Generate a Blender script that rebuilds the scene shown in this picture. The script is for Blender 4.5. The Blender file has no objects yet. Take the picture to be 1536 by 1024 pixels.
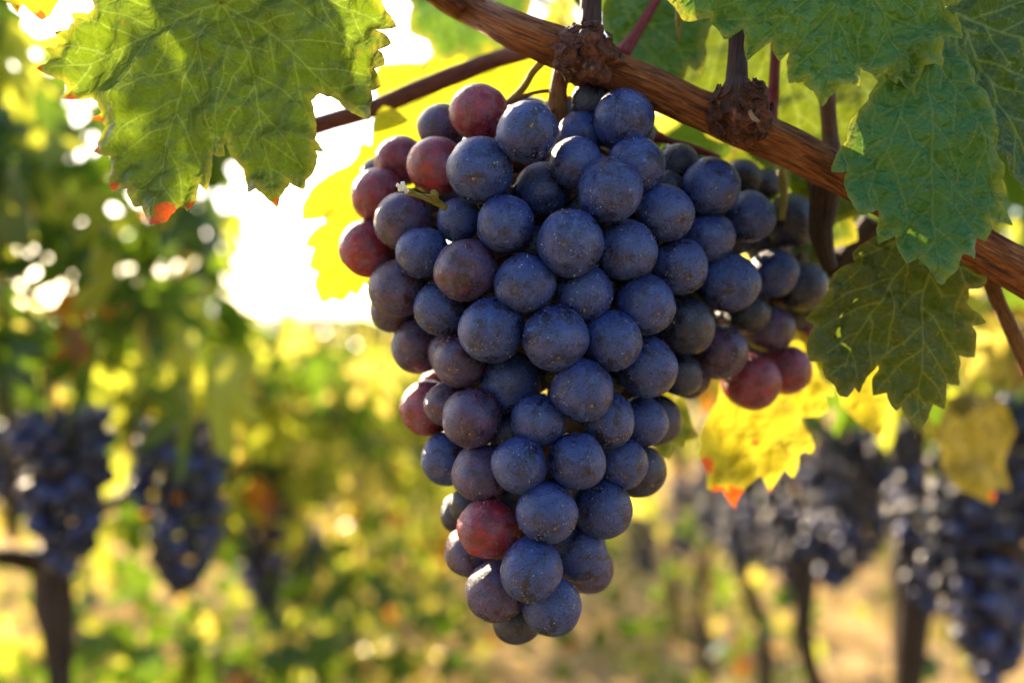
import bpy, math, random
import numpy as np
from mathutils import Vector, Matrix, noise, geometry, Euler

# ------------------------------------------------------------------ camera, sky, sun, exposure
C = bpy.data.collections.new('vineyard'); bpy.context.scene.collection.children.link(C)
S = bpy.context.scene
F = 35/36*1536.0                       # focal length in pixels of the 1536 px photograph
CAMZ = 1.0
FOCUS = 0.338
cam = bpy.data.objects.new('camera', bpy.data.cameras.new('camera')); C.objects.link(cam)
cam.location = (0, 0, CAMZ); cam.rotation_euler = (math.radians(90), 0, 0)
cam.data.lens = 35; cam.data.sensor_width = 36; cam.data.clip_start = 0.01; cam.data.clip_end = 2000
cam.data.dof.use_dof = True; cam.data.dof.focus_distance = FOCUS; cam.data.dof.aperture_fstop = 4.2
S.camera = cam
SUN_EL, SUN_AZ = math.radians(26), math.radians(-31)     # low sun ahead of the camera, to the left
sd = Vector((math.sin(SUN_AZ)*math.cos(SUN_EL), math.cos(SUN_AZ)*math.cos(SUN_EL), math.sin(SUN_EL)))
w = bpy.data.worlds.new('World'); S.world = w; w.use_nodes = True
nt = w.node_tree; bg = nt.nodes['Background']
sky = nt.nodes.new('ShaderNodeTexSky'); sky.sky_type = 'NISHITA'; sky.sun_disc = False
sky.sun_elevation = SUN_EL; sky.sun_rotation = SUN_AZ; sky.dust_density = 2.0; sky.altitude = 100
nt.links.new(sky.outputs[0], bg.inputs['Color']); bg.inputs['Strength'].default_value = 0.11
sl = bpy.data.lights.new('sun', 'SUN'); sl.energy = 5.0; sl.angle = math.radians(0.6); sl.color = (1.0, 0.78, 0.50)
so = bpy.data.objects.new('sun', sl); C.objects.link(so)
so.rotation_euler = (-sd).to_track_quat('-Z', 'Y').to_euler(); so.location = (-2, 5, 4)
S.view_settings.view_transform = 'Standard'; S.view_settings.look = 'None'
S.view_settings.exposure = 1.95; S.view_settings.gamma = 1
S.render.engine = 'CYCLES'
S.cycles.use_denoising = True
S.cycles.max_bounces = 10; S.cycles.diffuse_bounces = 5; S.cycles.transmission_bounces = 6; S.cycles.glossy_bounces = 3
S.cycles.sample_clamp_indirect = 6; S.cycles.volume_bounces = 0
rnd = random.Random(7); rg = np.random.default_rng(7)

# ------------------------------------------------------------------ helpers
def P(px, py, d):                      # the place in the world seen at a pixel at depth d
    return Vector(((px-768)/F*d, d, CAMZ+(512-py)/F*d))
def tag(o, label, cat, group=None, kind=None):
    if label: o['label'] = label
    if cat: o['category'] = cat
    if group: o['group'] = group
    if kind: o['kind'] = kind
    return o
def empty(name, loc, label, cat, group=None):
    o = bpy.data.objects.new(name, None); C.objects.link(o); o.location = loc; o.empty_display_size = .02
    return tag(o, label, cat, group)
def mesh_np(name, V, faces, mats, parent=None, attrs=None, smooth=True, midx=None, origin=None):
    V = np.asarray(V, dtype=np.float64)
    o3 = np.array(origin if origin is not None else (0, 0, 0), dtype=np.float64)
    me = bpy.data.meshes.new(name)
    if isinstance(faces, np.ndarray):
        n, k = faces.shape
        me.vertices.add(len(V)); me.vertices.foreach_set('co', (V-o3).astype(np.float32).ravel())
        me.loops.add(n*k); me.loops.foreach_set('vertex_index', faces.astype(np.int32).ravel())
        me.polygons.add(n); me.polygons.foreach_set('loop_start', np.arange(0, n*k, k, dtype=np.int32))
        me.update(calc_edges=True)
    else:
        me.from_pydata([tuple(v) for v in (V-o3)], [], faces)
    for m in (mats if isinstance(mats, (list, tuple)) else [mats]): me.materials.append(m)
    if midx is not None: me.polygons.foreach_set('material_index', np.asarray(midx, dtype=np.int32))
    me.polygons.foreach_set('use_smooth', np.full(len(me.polygons), smooth))
    for k, a in (attrs or {}).items():
        a = np.asarray(a, dtype=np.float32)
        if a.ndim == 1:
            me.attributes.new(k, 'FLOAT', 'POINT').data.foreach_set('value', a)
        else:
            me.attributes.new(k, 'FLOAT_VECTOR', 'POINT').data.foreach_set('vector', a.ravel())
    me.update()
    o = bpy.data.objects.new(name, me); C.objects.link(o)
    if parent is not None:
        o.parent = parent; o.location = tuple(o3 - np.array(parent.location)) if origin is not None else (0, 0, 0)
        if origin is None:             # vertices given in world space: keep them there
            me.transform(Matrix.Translation(-parent.location))
    else:
        o.location = tuple(o3)
    return o

class N:                               # small node-graph helper
    def __init__(s, name):
        s.m = bpy.data.materials.new(name); s.m.use_nodes = True; s.t = s.m.node_tree
        s.b = s.t.nodes['Principled BSDF']; s.out = s.t.nodes['Material Output']
    def n(s, typ, **kw):
        x = s.t.nodes.new(typ)
        for k, v in kw.items():
            if k.startswith('_'): setattr(x, k[1:], v)
        return x
    def put(s, sock, v):
        if hasattr(v, 'is_output') or isinstance(v, bpy.types.NodeSocket): s.t.links.new(v, sock)
        elif isinstance(v, (tuple, list)) and len(v) == 3 and sock.type == 'RGBA': sock.default_value = (*v, 1)
        else: sock.default_value = v
    def noise(s, vec, scale, detail=4, rough=.55, dist=0):
        x = s.n('ShaderNodeTexNoise'); s.put(x.inputs['Vector'], vec)
        x.inputs['Scale'].default_value = scale; x.inputs['Detail'].default_value = detail
        x.inputs['Roughness'].default_value = rough; x.inputs['Distortion'].default_value = dist
        return x.outputs['Fac']
    def voro(s, vec, scale, feature='F1', out='Distance', rand=1.0):
        x = s.n('ShaderNodeTexVoronoi'); x.feature = feature; s.put(x.inputs['Vector'], vec)
        x.inputs['Scale'].default_value = scale; x.inputs['Randomness'].default_value = rand
        return x.outputs[out]
    def rng(s, v, a, b, c=0., d=1., smooth=True):
        x = s.n('ShaderNodeMapRange'); x.interpolation_type = 'SMOOTHSTEP' if smooth else 'LINEAR'
        s.put(x.inputs[0], v); x.inputs[1].default_value = a; x.inputs[2].default_value = b
        x.inputs[3].default_value = c; x.inputs[4].default_value = d
        return x.outputs[0]
    def math(s, op, a, b=0.5):
        x = s.n('ShaderNodeMath'); x.operation = op; s.put(x.inputs[0], a); s.put(x.inputs[1], b); return x.outputs[0]
    def mix(s, f, a, b, mode='MIX'):
        x = s.n('ShaderNodeMix'); x.data_type = 'RGBA'; x.blend_type = mode
        s.put(x.inputs[0], f); s.put(x.inputs[6], a); s.put(x.inputs[7], b); return x.outputs[2]
    def vadd(s, a, b):
        x = s.n('ShaderNodeVectorMath'); x.operation = 'ADD'; s.put(x.inputs[0], a); s.put(x.inputs[1], b); return x.outputs[0]
    def vmul(s, a, b):
        x = s.n('ShaderNodeVectorMath'); x.operation = 'MULTIPLY'; s.put(x.inputs[0], a); x.inputs[1].default_value = b; return x.outputs[0]
    def obj(s): return s.n('ShaderNodeTexCoord').outputs['Object']
    def rand(s): return s.n('ShaderNodeObjectInfo').outputs['Random']
    def attr(s, name, out='Fac'):
        x = s.n('ShaderNodeAttribute'); x.attribute_name = name; return x.outputs[out]
    def bump(s, h, strength, dist, prev=None):
        x = s.n('ShaderNodeBump'); s.put(x.inputs['Height'], h)
        x.inputs['Strength'].default_value = strength; x.inputs['Distance'].default_value = dist
        if prev is not None: s.t.links.new(prev, x.inputs['Normal'])
        return x.outputs[0]

# ------------------------------------------------------------------ materials
def grape_mat(name, skin, bloom, amt, sss, ssr, red=None):
    g = N(name); o = g.obj(); r = g.rand()
    cmb = g.n('ShaderNodeCombineXYZ'); 
    for i, k in enumerate((37., 91., 53.)): g.put(cmb.inputs[i], g.math('MULTIPLY', r, k))
    v = g.vadd(o, cmb.outputs[0])
    big = g.noise(v, 1.3, 5, .6, .6)
    mid = g.noise(v, 4.5, 8, .68, 1.2)
    fine = g.noise(v, 22, 6, .7)
    m = g.math('ADD', g.math('MULTIPLY', big, .9), g.math('MULTIPLY', mid, .6))
    m = g.rng(m, .72-amt*.22, .90-amt*.18)
    m = g.math('MULTIPLY', m, g.rng(fine, .30, .62, .55, 1.))
    # rubbed marks: short streaks where the bloom is gone
    st = g.noise(g.vmul(v, (5., 5., 12.)), 1.0, 4, .6, 2.0)
    rub = g.rng(st, .545, .60)
    m = g.math('MULTIPLY', m, g.math('SUBTRACT', 1.0, g.math('MULTIPLY', rub, .8)))
    tone = g.noise(v, 2.2, 3)
    sk = g.mix(g.rng(tone, .4, .65), skin, red or tuple(c*1.6 for c in skin))
    bl = g.mix(g.rng(g.noise(v, 3.1, 4), .35, .65), bloom, tuple(b*k for b, k in zip(bloom, (1.15, .86, .93))))
    bl = g.mix(g.rng(r, 0, 1, 0, .35, False), bl, (bloom[0]*.95, bloom[1]*.7, bloom[2]*.82))
    hv = g.math('MULTIPLY', g.rng(g.noise(g.vadd(v, (4., 9., 2.)), 2.0, 7, .7, 1.5), .50, .62), g.rng(fine, .35, .6, .35, 1.))
    bl = g.mix(g.math('MULTIPLY', hv, .75), bl, tuple(b*k+.012 for b, k in zip(bloom, (2.4, 2.0, 1.35))))
    col = g.mix(g.math('MULTIPLY', m, .97), sk, bl)
    # pale dried residue, a few patches only
    pt = g.rng(g.noise(v, 1.9, 6, .75, .8), .70, .715)
    col = g.mix(g.math('MULTIPLY', pt, .75), col, (.36, .42, .40))
    # lenticels and dust specks
    d1 = g.voro(v, 7.5); c1 = g.voro(v, 7.5, out='Color')
    sep = g.n('ShaderNodeSeparateColor'); g.t.links.new(c1, sep.inputs[0])
    dot = g.math('MULTIPLY', g.rng(d1, .11, .07), g.rng(sep.outputs[0], .5, .55))
    col = g.mix(dot, col, (.42, .27, .17))
    d2 = g.voro(v, 17); c2 = g.voro(v, 17, out='Color')
    sep2 = g.n('ShaderNodeSeparateColor'); g.t.links.new(c2, sep2.inputs[0])
    dot2 = g.math('MULTIPLY', g.rng(d2, .15, .08), g.rng(sep2.outputs[1], .55, .6))
    col = g.mix(g.math('MULTIPLY', dot2, .8), col, (.33, .36, .42))
    d3 = g.math('MULTIPLY', g.rng(d2, .13, .09), g.rng(sep2.outputs[2], .7, .75))
    col = g.mix(d3, col, (.012, .008, .012))
    # blossom scar at the free end
    sx = g.n('ShaderNodeSeparateXYZ'); g.t.links.new(o, sx.inputs[0])
    rad = g.math('SQRT', g.math('ADD', g.math('POWER', sx.outputs[0], 2.), g.math('POWER', sx.outputs[1], 2.)))
    lo = g.math('LESS_THAN', sx.outputs[2], 0.)
    ring = g.math('MULTIPLY', g.rng(g.math('ADD', rad, g.math('MULTIPLY', mid, .2)), .42, .16), lo)
    col = g.mix(g.math('MULTIPLY', ring, .55), col, tuple(c*1.2+.006 for c in skin))
    sc = g.math('MULTIPLY', g.math('MULTIPLY', g.rng(rad, .055, .03), lo), g.rng(g.math('FRACT', g.math('MULTIPLY', r, 7.3)), .3, .7))
    col = g.mix(sc, col, (.34, .16, .07))
    g.put(g.b.inputs['Base Color'], col)
    g.put(g.b.inputs['Roughness'], g.rng(m, 0, 1, .20, .42, False))
    g.b.inputs['Specular IOR Level'].default_value = .62
    g.b.inputs['Subsurface Weight'].default_value = sss
    g.b.inputs['Subsurface Radius'].default_value = ssr
    g.b.inputs['Subsurface Scale'].default_value = 1.0
    
    h = g.math('ADD', g.math('MULTIPLY', mid, .6), g.math('MULTIPLY', fine, .25))
    cr = g.noise(g.vmul(v, (3., 3., 9.)), 2.0, 6, .7, 2.5)
    nb = g.bump(g.math('ADD', h, g.math('MULTIPLY', g.rng(cr, .55, .62), -.5)), .5, .0010)
    nb = g.bump(g.math('ADD', dot2, dot), .6, .0004, nb)
    g.t.links.new(nb, g.b.inputs['Normal'])
    return g.m
MG = {
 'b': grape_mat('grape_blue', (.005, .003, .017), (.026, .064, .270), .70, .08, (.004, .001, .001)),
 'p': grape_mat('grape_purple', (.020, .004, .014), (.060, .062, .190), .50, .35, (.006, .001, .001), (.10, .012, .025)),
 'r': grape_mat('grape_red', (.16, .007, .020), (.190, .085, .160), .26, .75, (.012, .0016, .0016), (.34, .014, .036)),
 'k': grape_mat('grape_dark', (.004, .003, .010), (.018, .030, .090), .45, .05, (.003, .001, .001)),  # darker copy of the blue for back grapes; shade put into the colour
}
def simple(name, col, rough=.6, spec=.5, **kw):
    g = N(name); g.b.inputs['Base Color'].default_value = (*col, 1); g.b.inputs['Roughness'].default_value = rough
    g.b.inputs['Specular IOR Level'].default_value = spec
    for k, v in kw.items(): g.b.inputs[k].default_value = v
    return g.m
M_dew = simple('dust_grain', (.45, .42, .40), .25, .8)

def leaf_mat(name, base, base2, vein, trans, margin, rust=(.30, .05, .012), tw=.5, marg=1.0, rough=.42, cell=6.0, bump=1.0, mottle=0.0, vt=1.25):
    g = N(name); lp = g.attr('lp', 'Vector'); ve = g.attr('vein'); ed = g.attr('edge'); bl = g.attr('blotch')
    wv = g.n('ShaderNodeTexNoise'); g.put(wv.inputs['Vector'], lp); wv.inputs['Scale'].default_value = 3.0; wv.inputs['Detail'].default_value = 3
    vv = g.vadd(lp, g.vmul(wv.outputs['Color'], (.10, .10, 0)))
    e1 = g.voro(vv, cell, 'DISTANCE_TO_EDGE'); e2 = g.voro(vv, cell*2.7, 'DISTANCE_TO_EDGE')
    net1 = g.rng(e1, .055, .01); net2 = g.rng(e2, .08, .02)
    nz = g.noise(lp, 1.7, 5, .6); nf = g.noise(lp, 14, 5, .65)
    col = g.mix(g.rng(nz, .35, .68), base, base2)
    col = g.mix(g.rng(nf, .3, .7, 0, .35), col, tuple(c*.62 for c in base))
    if mottle:
        col = g.mix(g.math('MULTIPLY', g.rng(g.noise(lp, 7, 6, .7), .50, .66), mottle), col, margin)
    veinc = g.math('MAXIMUM', g.math('MULTIPLY', ve, .95), g.math('MAXIMUM', g.math('MULTIPLY', net1, .22), g.math('MULTIPLY', net2, .10)))
    mg = g.math('SUBTRACT', 1.0, g.rng(g.math('ADD', ed, g.math('MULTIPLY', nz, -.22)), -.14, .10*marg+.001))
    mg = g.math('MULTIPLY', mg, marg)
    mg = g.math('MINIMUM', mg, 1.0)
    col = g.mix(mg, col, margin)
    col = g.mix(veinc, col, vein)
    rmask = g.rng(g.math('ADD', bl, g.math('MULTIPLY', g.math('SUBTRACT', nf, .5), .9)), .42, .60)
    sp = g.voro(vv, 3.1); spc = g.n('ShaderNodeSeparateColor'); g.t.links.new(g.voro(vv, 3.1, out='Color'), spc.inputs[0])
    rmask = g.math('MAXIMUM', rmask, g.math('MULTIPLY', g.rng(g.math('ADD', sp, g.math('MULTIPLY', nf, .12)), .14, .10), g.math('MULTIPLY', g.rng(spc.outputs[0], .62, .66), .75)))
    rc = g.mix(g.rng(g.noise(lp, 9, 4), .4, .6), rust, (.42, .13, .02))
    col = g.mix(rmask, col, rc)
    tcol = g.mix(veinc, g.mix(g.rng(nz, .3, .7), trans, tuple(c*.72 for c in trans)), tuple(min(1, c*vt+(.03 if vt > 1 else 0)) for c in trans))
    tcol = g.mix(mg, tcol, (.75, .62, .06))
    tcol = g.mix(g.rng(nf, .35, .7, 0, .4), tcol, tuple(c*.5 for c in trans))
    tcol = g.mix(rmask, tcol, (.62, .10, .01))
    g.put(g.b.inputs['Base Color'], col); g.put(g.b.inputs['Roughness'], g.rng(nf, .3, .7, rough-.08, rough+.14))
    g.b.inputs['Specular IOR Level'].default_value = .45
    hh = g.math('ADD', g.rng(e1, 0, .26), g.math('MULTIPLY', g.rng(e2, 0, .25), .28))
    hh = g.math('ADD', hh, g.math('MULTIPLY', nf, .25))
    nb = g.bump(hh, .30*bump, .0013)
    g.t.links.new(nb, g.b.inputs['Normal'])
    tr = g.n('ShaderNodeBsdfTranslucent'); g.put(tr.inputs['Color'], tcol); g.t.links.new(nb, tr.inputs['Normal'])
    mx = g.n('ShaderNodeMixShader'); mx.inputs[0].default_value = tw
    g.t.links.new(g.b.outputs[0], mx.inputs[1]); g.t.links.new(tr.outputs[0], mx.inputs[2])
    g.t.links.new(mx.outputs[0], g.out.inputs['Surface'])
    return g.m
LM_A = leaf_mat('leaf_backlit_green', (.026, .076, .016), (.038, .092, .022), (.11, .15, .03), (.19, .29, .010), (.20, .16, .02), tw=.44, marg=.55, cell=5.2, mottle=.25)
LM_B = leaf_mat('leaf_fresh_green', (.058, .185, .040), (.095, .230, .050), (.14, .24, .07), (.18, .34, .025), (.26, .33, .03), tw=.30, marg=.7, cell=5.4, bump=1.5)
LM_C = leaf_mat('leaf_cool_green', (.036, .160, .038), (.060, .200, .046), (.11, .21, .06), (.15, .28, .025), (.22, .30, .04), tw=.28, marg=.6, cell=5.0, bump=1.5)
LM_D = leaf_mat('leaf_deep_green', (.016, .060, .018), (.025, .080, .024), (.16, .22, .04), (.14, .26, .02), (.12, .18, .03), tw=.30, marg=.3, cell=5.0, bump=1.2)
LM_E = leaf_mat('leaf_olive_underside', (.030, .062, .010), (.045, .080, .012), (.20, .21, .035), (.16, .22, .012), (.14, .15, .02), tw=.42, marg=.5, cell=6.0, bump=.8, mottle=.5)
LM_Y = leaf_mat('leaf_autumn_yellow', (.45, .42, .03), (.50, .46, .03), (.55, .48, .06), (.50, .43, .02), (.62, .34, .03), rust=(.55, .08, .02), tw=.55, marg=.5, cell=5.0, bump=1.2, mottle=.35, vt=.55)
LM_G = leaf_mat('leaf_sunlit_lime', (.24, .30, .03), (.30, .32, .03), (.40, .42, .08), (.72, .72, .02), (.45, .38, .03), tw=.62, marg=.3, cell=6.0, bump=.8, vt=.65)
LM_O = leaf_mat('leaf_brown_olive', (.07, .07, .012), (.10, .085, .015), (.14, .13, .03), (.11, .09, .008), (.32, .14, .02), tw=.45, marg=.12)

def bg_leaf_mat(name, col, trans, tw=.5, rough=.24):
    g = N(name); o = g.n('ShaderNodeTexCoord').outputs['Object']
    nz = g.noise(o, 9, 4)
    g.put(g.b.inputs['Base Color'], g.mix(g.rng(nz, .35, .65), col, tuple(c*.6 for c in col)))
    g.b.inputs['Roughness'].default_value = rough
    tr = g.n('ShaderNodeBsdfTranslucent'); g.put(tr.inputs['Color'], g.mix(g.rng(nz, .35, .65), trans, tuple(c*.75 for c in trans)))
    mx = g.n('ShaderNodeMixShader'); mx.inputs[0].default_value = tw
    g.t.links.new(g.b.outputs[0], mx.inputs[1]); g.t.links.new(tr.outputs[0], mx.inputs[2])
    g.t.links.new(mx.outputs[0], g.out.inputs['Surface']); return g.m
BGM = [bg_leaf_mat('foliage_green', (.026, .080, .026), (.15, .26, .012)),
       bg_leaf_mat('foliage_lime', (.14, .22, .03), (.62, .66, .06), .6),
       bg_leaf_mat('foliage_yellow', (.50, .42, .06), (.90, .74, .14), .62),
       bg_leaf_mat('foliage_rust', (.35, .12, .02), (.75, .28, .02))]

def bark_mat(name, dark, mid, light, sc=1.0):
    g = N(name); tc = g.attr('tc', 'Vector')
    s1 = g.noise(g.vmul(tc, (5*sc, 5*sc, 1.0)), 1.0, 8, .7, .3)
    s2 = g.noise(g.vmul(tc, (16*sc, 16*sc, 1.6)), 1.0, 6, .7)
    pa = g.noise(g.vmul(tc, (1.0, 1.0, 1.3)), 1.0, 4)
    col = g.mix(g.rng(s1, .36, .60), dark, mid)
    col = g.mix(g.math('MULTIPLY', g.rng(s2, .50, .70), g.rng(pa, .35, .62)), col, light)
    col = g.mix(g.rng(s2, .42, .34), col, tuple(c*.35 for c in dark))
    sp = g.voro(g.vmul(tc, (6., 6., 6.)), 1.2)
    col = g.mix(g.rng(sp, .10, .06), col, tuple(c*.5 for c in dark))
    g.put(g.b.inputs['Base Color'], col); g.b.inputs['Roughness'].default_value = .62
    g.b.inputs['Specular IOR Level'].default_value = .35
    nb = g.bump(g.math('ADD', s1, s2), .9, .0012)
    g.t.links.new(nb, g.b.inputs['Normal']); return g.m
M_cane = bark_mat('cane_bark', (.085, .022, .009), (.36, .115, .032), (.66, .34, .12))
M_shoot = bark_mat('shoot_bark', (.030, .012, .010), (.095, .036, .022), (.22, .10, .06))
M_side = bark_mat('side_cane_bark', (.08, .022, .014), (.22, .065, .035), (.33, .13, .07))
M_knot = bark_mat('knot_bark', (.030, .012, .010), (.15, .050, .028), (.36, .17, .09), .35)
M_trunk = bark_mat('trunk_bark', (.025, .013, .009), (.065, .038, .024), (.13, .08, .05))
M_flake = simple('dry_bark_flake', (.30, .16, .08), .7)
M_pet = bark_mat('petiole_red', (.20, .030, .030), (.33, .055, .05), (.38, .12, .07), .4)
M_petb = bark_mat('petiole_brown', (.13, .055, .02), (.24, .11, .04), (.32, .18, .07), .4)
M_green = bark_mat('stalk_green', (.22, .20, .035), (.42, .36, .07), (.5, .42, .12), .4)
M_ped = bark_mat('peduncle_bark', (.17, .065, .025), (.34, .15, .055), (.42, .24, .10), .5)

# ------------------------------------------------------------------ tubes
def tube_np(pts, rad, nseg=24, sub=8, ridge=0.0, seed=0, lump=0.0, caps=True, zscale=None, flare=None):
    """pts: world points, rad: radii. Catmull-Rom centreline. Returns V, F, tc"""
    pts = [Vector(p) for p in pts]; n = len(pts)
    ext = [pts[0]*2-pts[1]] + pts + [pts[-1]*2-pts[-2]]
    r2 = [rad[0]] + list(rad) + [rad[-1]]
    c, r = [], []
    for i in range(n-1):
        for k in range(sub):
            t = k/sub; a, b, d, e = ext[i], ext[i+1], ext[i+2], ext[i+3]
            c.append(.5*((2*b)+(-a+d)*t+(2*a-5*b+4*d-e)*t*t+(-a+3*b-3*d+e)*t*t*t)); 
            tt = t*t*(3-2*t); r.append(r2[i+1]*(1-tt)+r2[i+2]*tt)
    c.append(pts[-1]); r.append(rad[-1])
    V, T = [], []; s = 0.; up = None
    mean = sum(r)/len(r)
    for i, (p, q) in enumerate(zip(c, r)):
        tn = (c[min(i+1, len(c)-1)]-c[max(i-1, 0)]).normalized()
        if up is None: up = tn.orthogonal().normalized()
        up = (up - tn*up.dot(tn)).normalized(); sd_ = tn.cross(up)
        if i: s += (c[i]-c[i-1]).length
        for k in range(nseg):
            a = 2*math.pi*k/nseg; ca, sa = math.cos(a), math.sin(a)
            rr = q
            if ridge:
                z = s/mean
                f = noise.fractal(Vector((ca*2.6+seed, sa*2.6, z*.10)), .9, 2.1, 3) + .55*noise.noise(Vector((ca*8+seed, sa*8, z*.16)))
                rr += q*ridge*f
                rr += q*ridge*.35*noise.noise(Vector((ca*18+seed, sa*18, z*.5)))
            if lump: rr += q*lump*noise.noise(Vector((ca*.9+seed*3, sa*.9, s/mean*.35)))
            V.append(p+up*(ca*rr)+sd_*(sa*rr)); T.append((ca, sa, s/mean*.5+seed))
    m = len(c); Fc = []
    for i in range(m-1):
        for k in range(nseg):
            k2 = (k+1) % nseg; Fc.append((i*nseg+k, i*nseg+k2, (i+1)*nseg+k2, (i+1)*nseg+k))
    if caps:
        Fc.append(tuple(range(nseg))[::-1]); Fc.append(tuple((m-1)*nseg+k for k in range(nseg)))
    return [tuple(v) for v in V], Fc, T
def join(parts):
    V, Fc, T = [], [], []
    for v, f, t in parts:
        o = len(V); V += v; T += t; Fc += [tuple(i+o for i in q) for q in f]
    return V, Fc, T
def tube(name, pts, rad, mat, parent=None, **kw):
    V, Fc, T = tube_np(pts, rad, **kw)
    return mesh_np(name, V, Fc, mat, parent, {'tc': T}, origin=None if parent is not None else pts[0])
def PX(l, d=None):                     # list of (px, py, depth) to points
    return [P(*q) if len(q) == 3 else P(q[0], q[1], d) for q in l]
def R(px, d): return px/F*d            # a pixel radius at depth d in metres

# ------------------------------------------------------------------ grapes
def grape_mesh(name, mats, seed, grains=70, nu=56, nv=40):
    r = random.Random(seed); sv = Vector((seed*3.1, seed*1.7, 0))
    V, Fc, mi = [], [], []
    el = 1.0 + r.uniform(-.02, .10)
    def surf(d):
        f = 1 + .060*noise.noise(d*1.1+sv) + .016*noise.noise(d*2.7+sv) + .0035*noise.noise(d*9+sv)
        p = d*f; p.z *= el
        q = math.hypot(d.x, d.y)
        if d.z < 0: p.z += .035*math.exp(-(q/.16)**2)
        else: p.z -= .10*math.exp(-(q/.20)**2)
        return p
    V.append(surf(Vector((0, 0, 1))))
    for i in range(1, nv):
        t = math.pi*i/nv
        for k in range(nu):
            a = 2*math.pi*k/nu
            V.append(surf(Vector((math.sin(t)*math.cos(a), math.sin(t)*math.sin(a), math.cos(t)))))
    V.append(surf(Vector((0, 0, -1)))); last = len(V)-1
    for k in range(nu):
        k2 = (k+1) % nu
        Fc.append((0, 1+k, 1+k2)); Fc.append((last, last-nu+k2, last-nu+k))
        for i in range(nv-2):
            a = 1+i*nu; Fc.append((a+k, a+nu+k, a+nu+k2, a+k2))
    mi = [0]*len(Fc)
    # tiny dust grains and dried droplets standing on the skin
    cl = [Vector((r.gauss(0, 1), r.gauss(0, 1), r.gauss(0, 1))).normalized() for _ in range(5)]
    for j in range(grains):
        d = Vector((r.gauss(0, 1), r.gauss(0, 1), r.gauss(0, 1))).normalized()
        if j % 2: d = (cl[j % 5] + d*.55).normalized()
        p = surf(d); s = r.choice((.008, .010, .012, .015, .022)) * r.uniform(.7, 1.2)
        t1 = d.orthogonal().normalized(); t2 = d.cross(t1); o = len(V)
        a0 = r.uniform(0, 6); st = r.uniform(.7, 1.5)
        for k in range(6):
            a = a0+k*math.pi/3; V.append(p + (t1*math.cos(a)*st+t2*math.sin(a))*s - d*s*.2)
        for k in range(6):
            a = a0+k*math.pi/3; V.append(p + (t1*math.cos(a)*st+t2*math.sin(a))*s*.62 + d*s*.55)
        V.append(p + d*s*.85)
        for k in range(6):
            k2 = (k+1) % 6
            Fc.append((o+k, o+k2, o+6+k2, o+6+k)); Fc.append((o+6+k, o+6+k2, o+12)); mi += [1, 1]
    o = mesh_np(name, [tuple(v) for v in V], Fc, mats, midx=mi)
    me = o.data; bpy.data.objects.remove(o); return me
GM = {k: [grape_mesh('grape', [MG[k], M_dew], i*7+ord(k), 95 if k != 'k' else 30) for i in range(n)] for k, n in (('b', 7), ('p', 4), ('r', 4), ('k', 2))}

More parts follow.
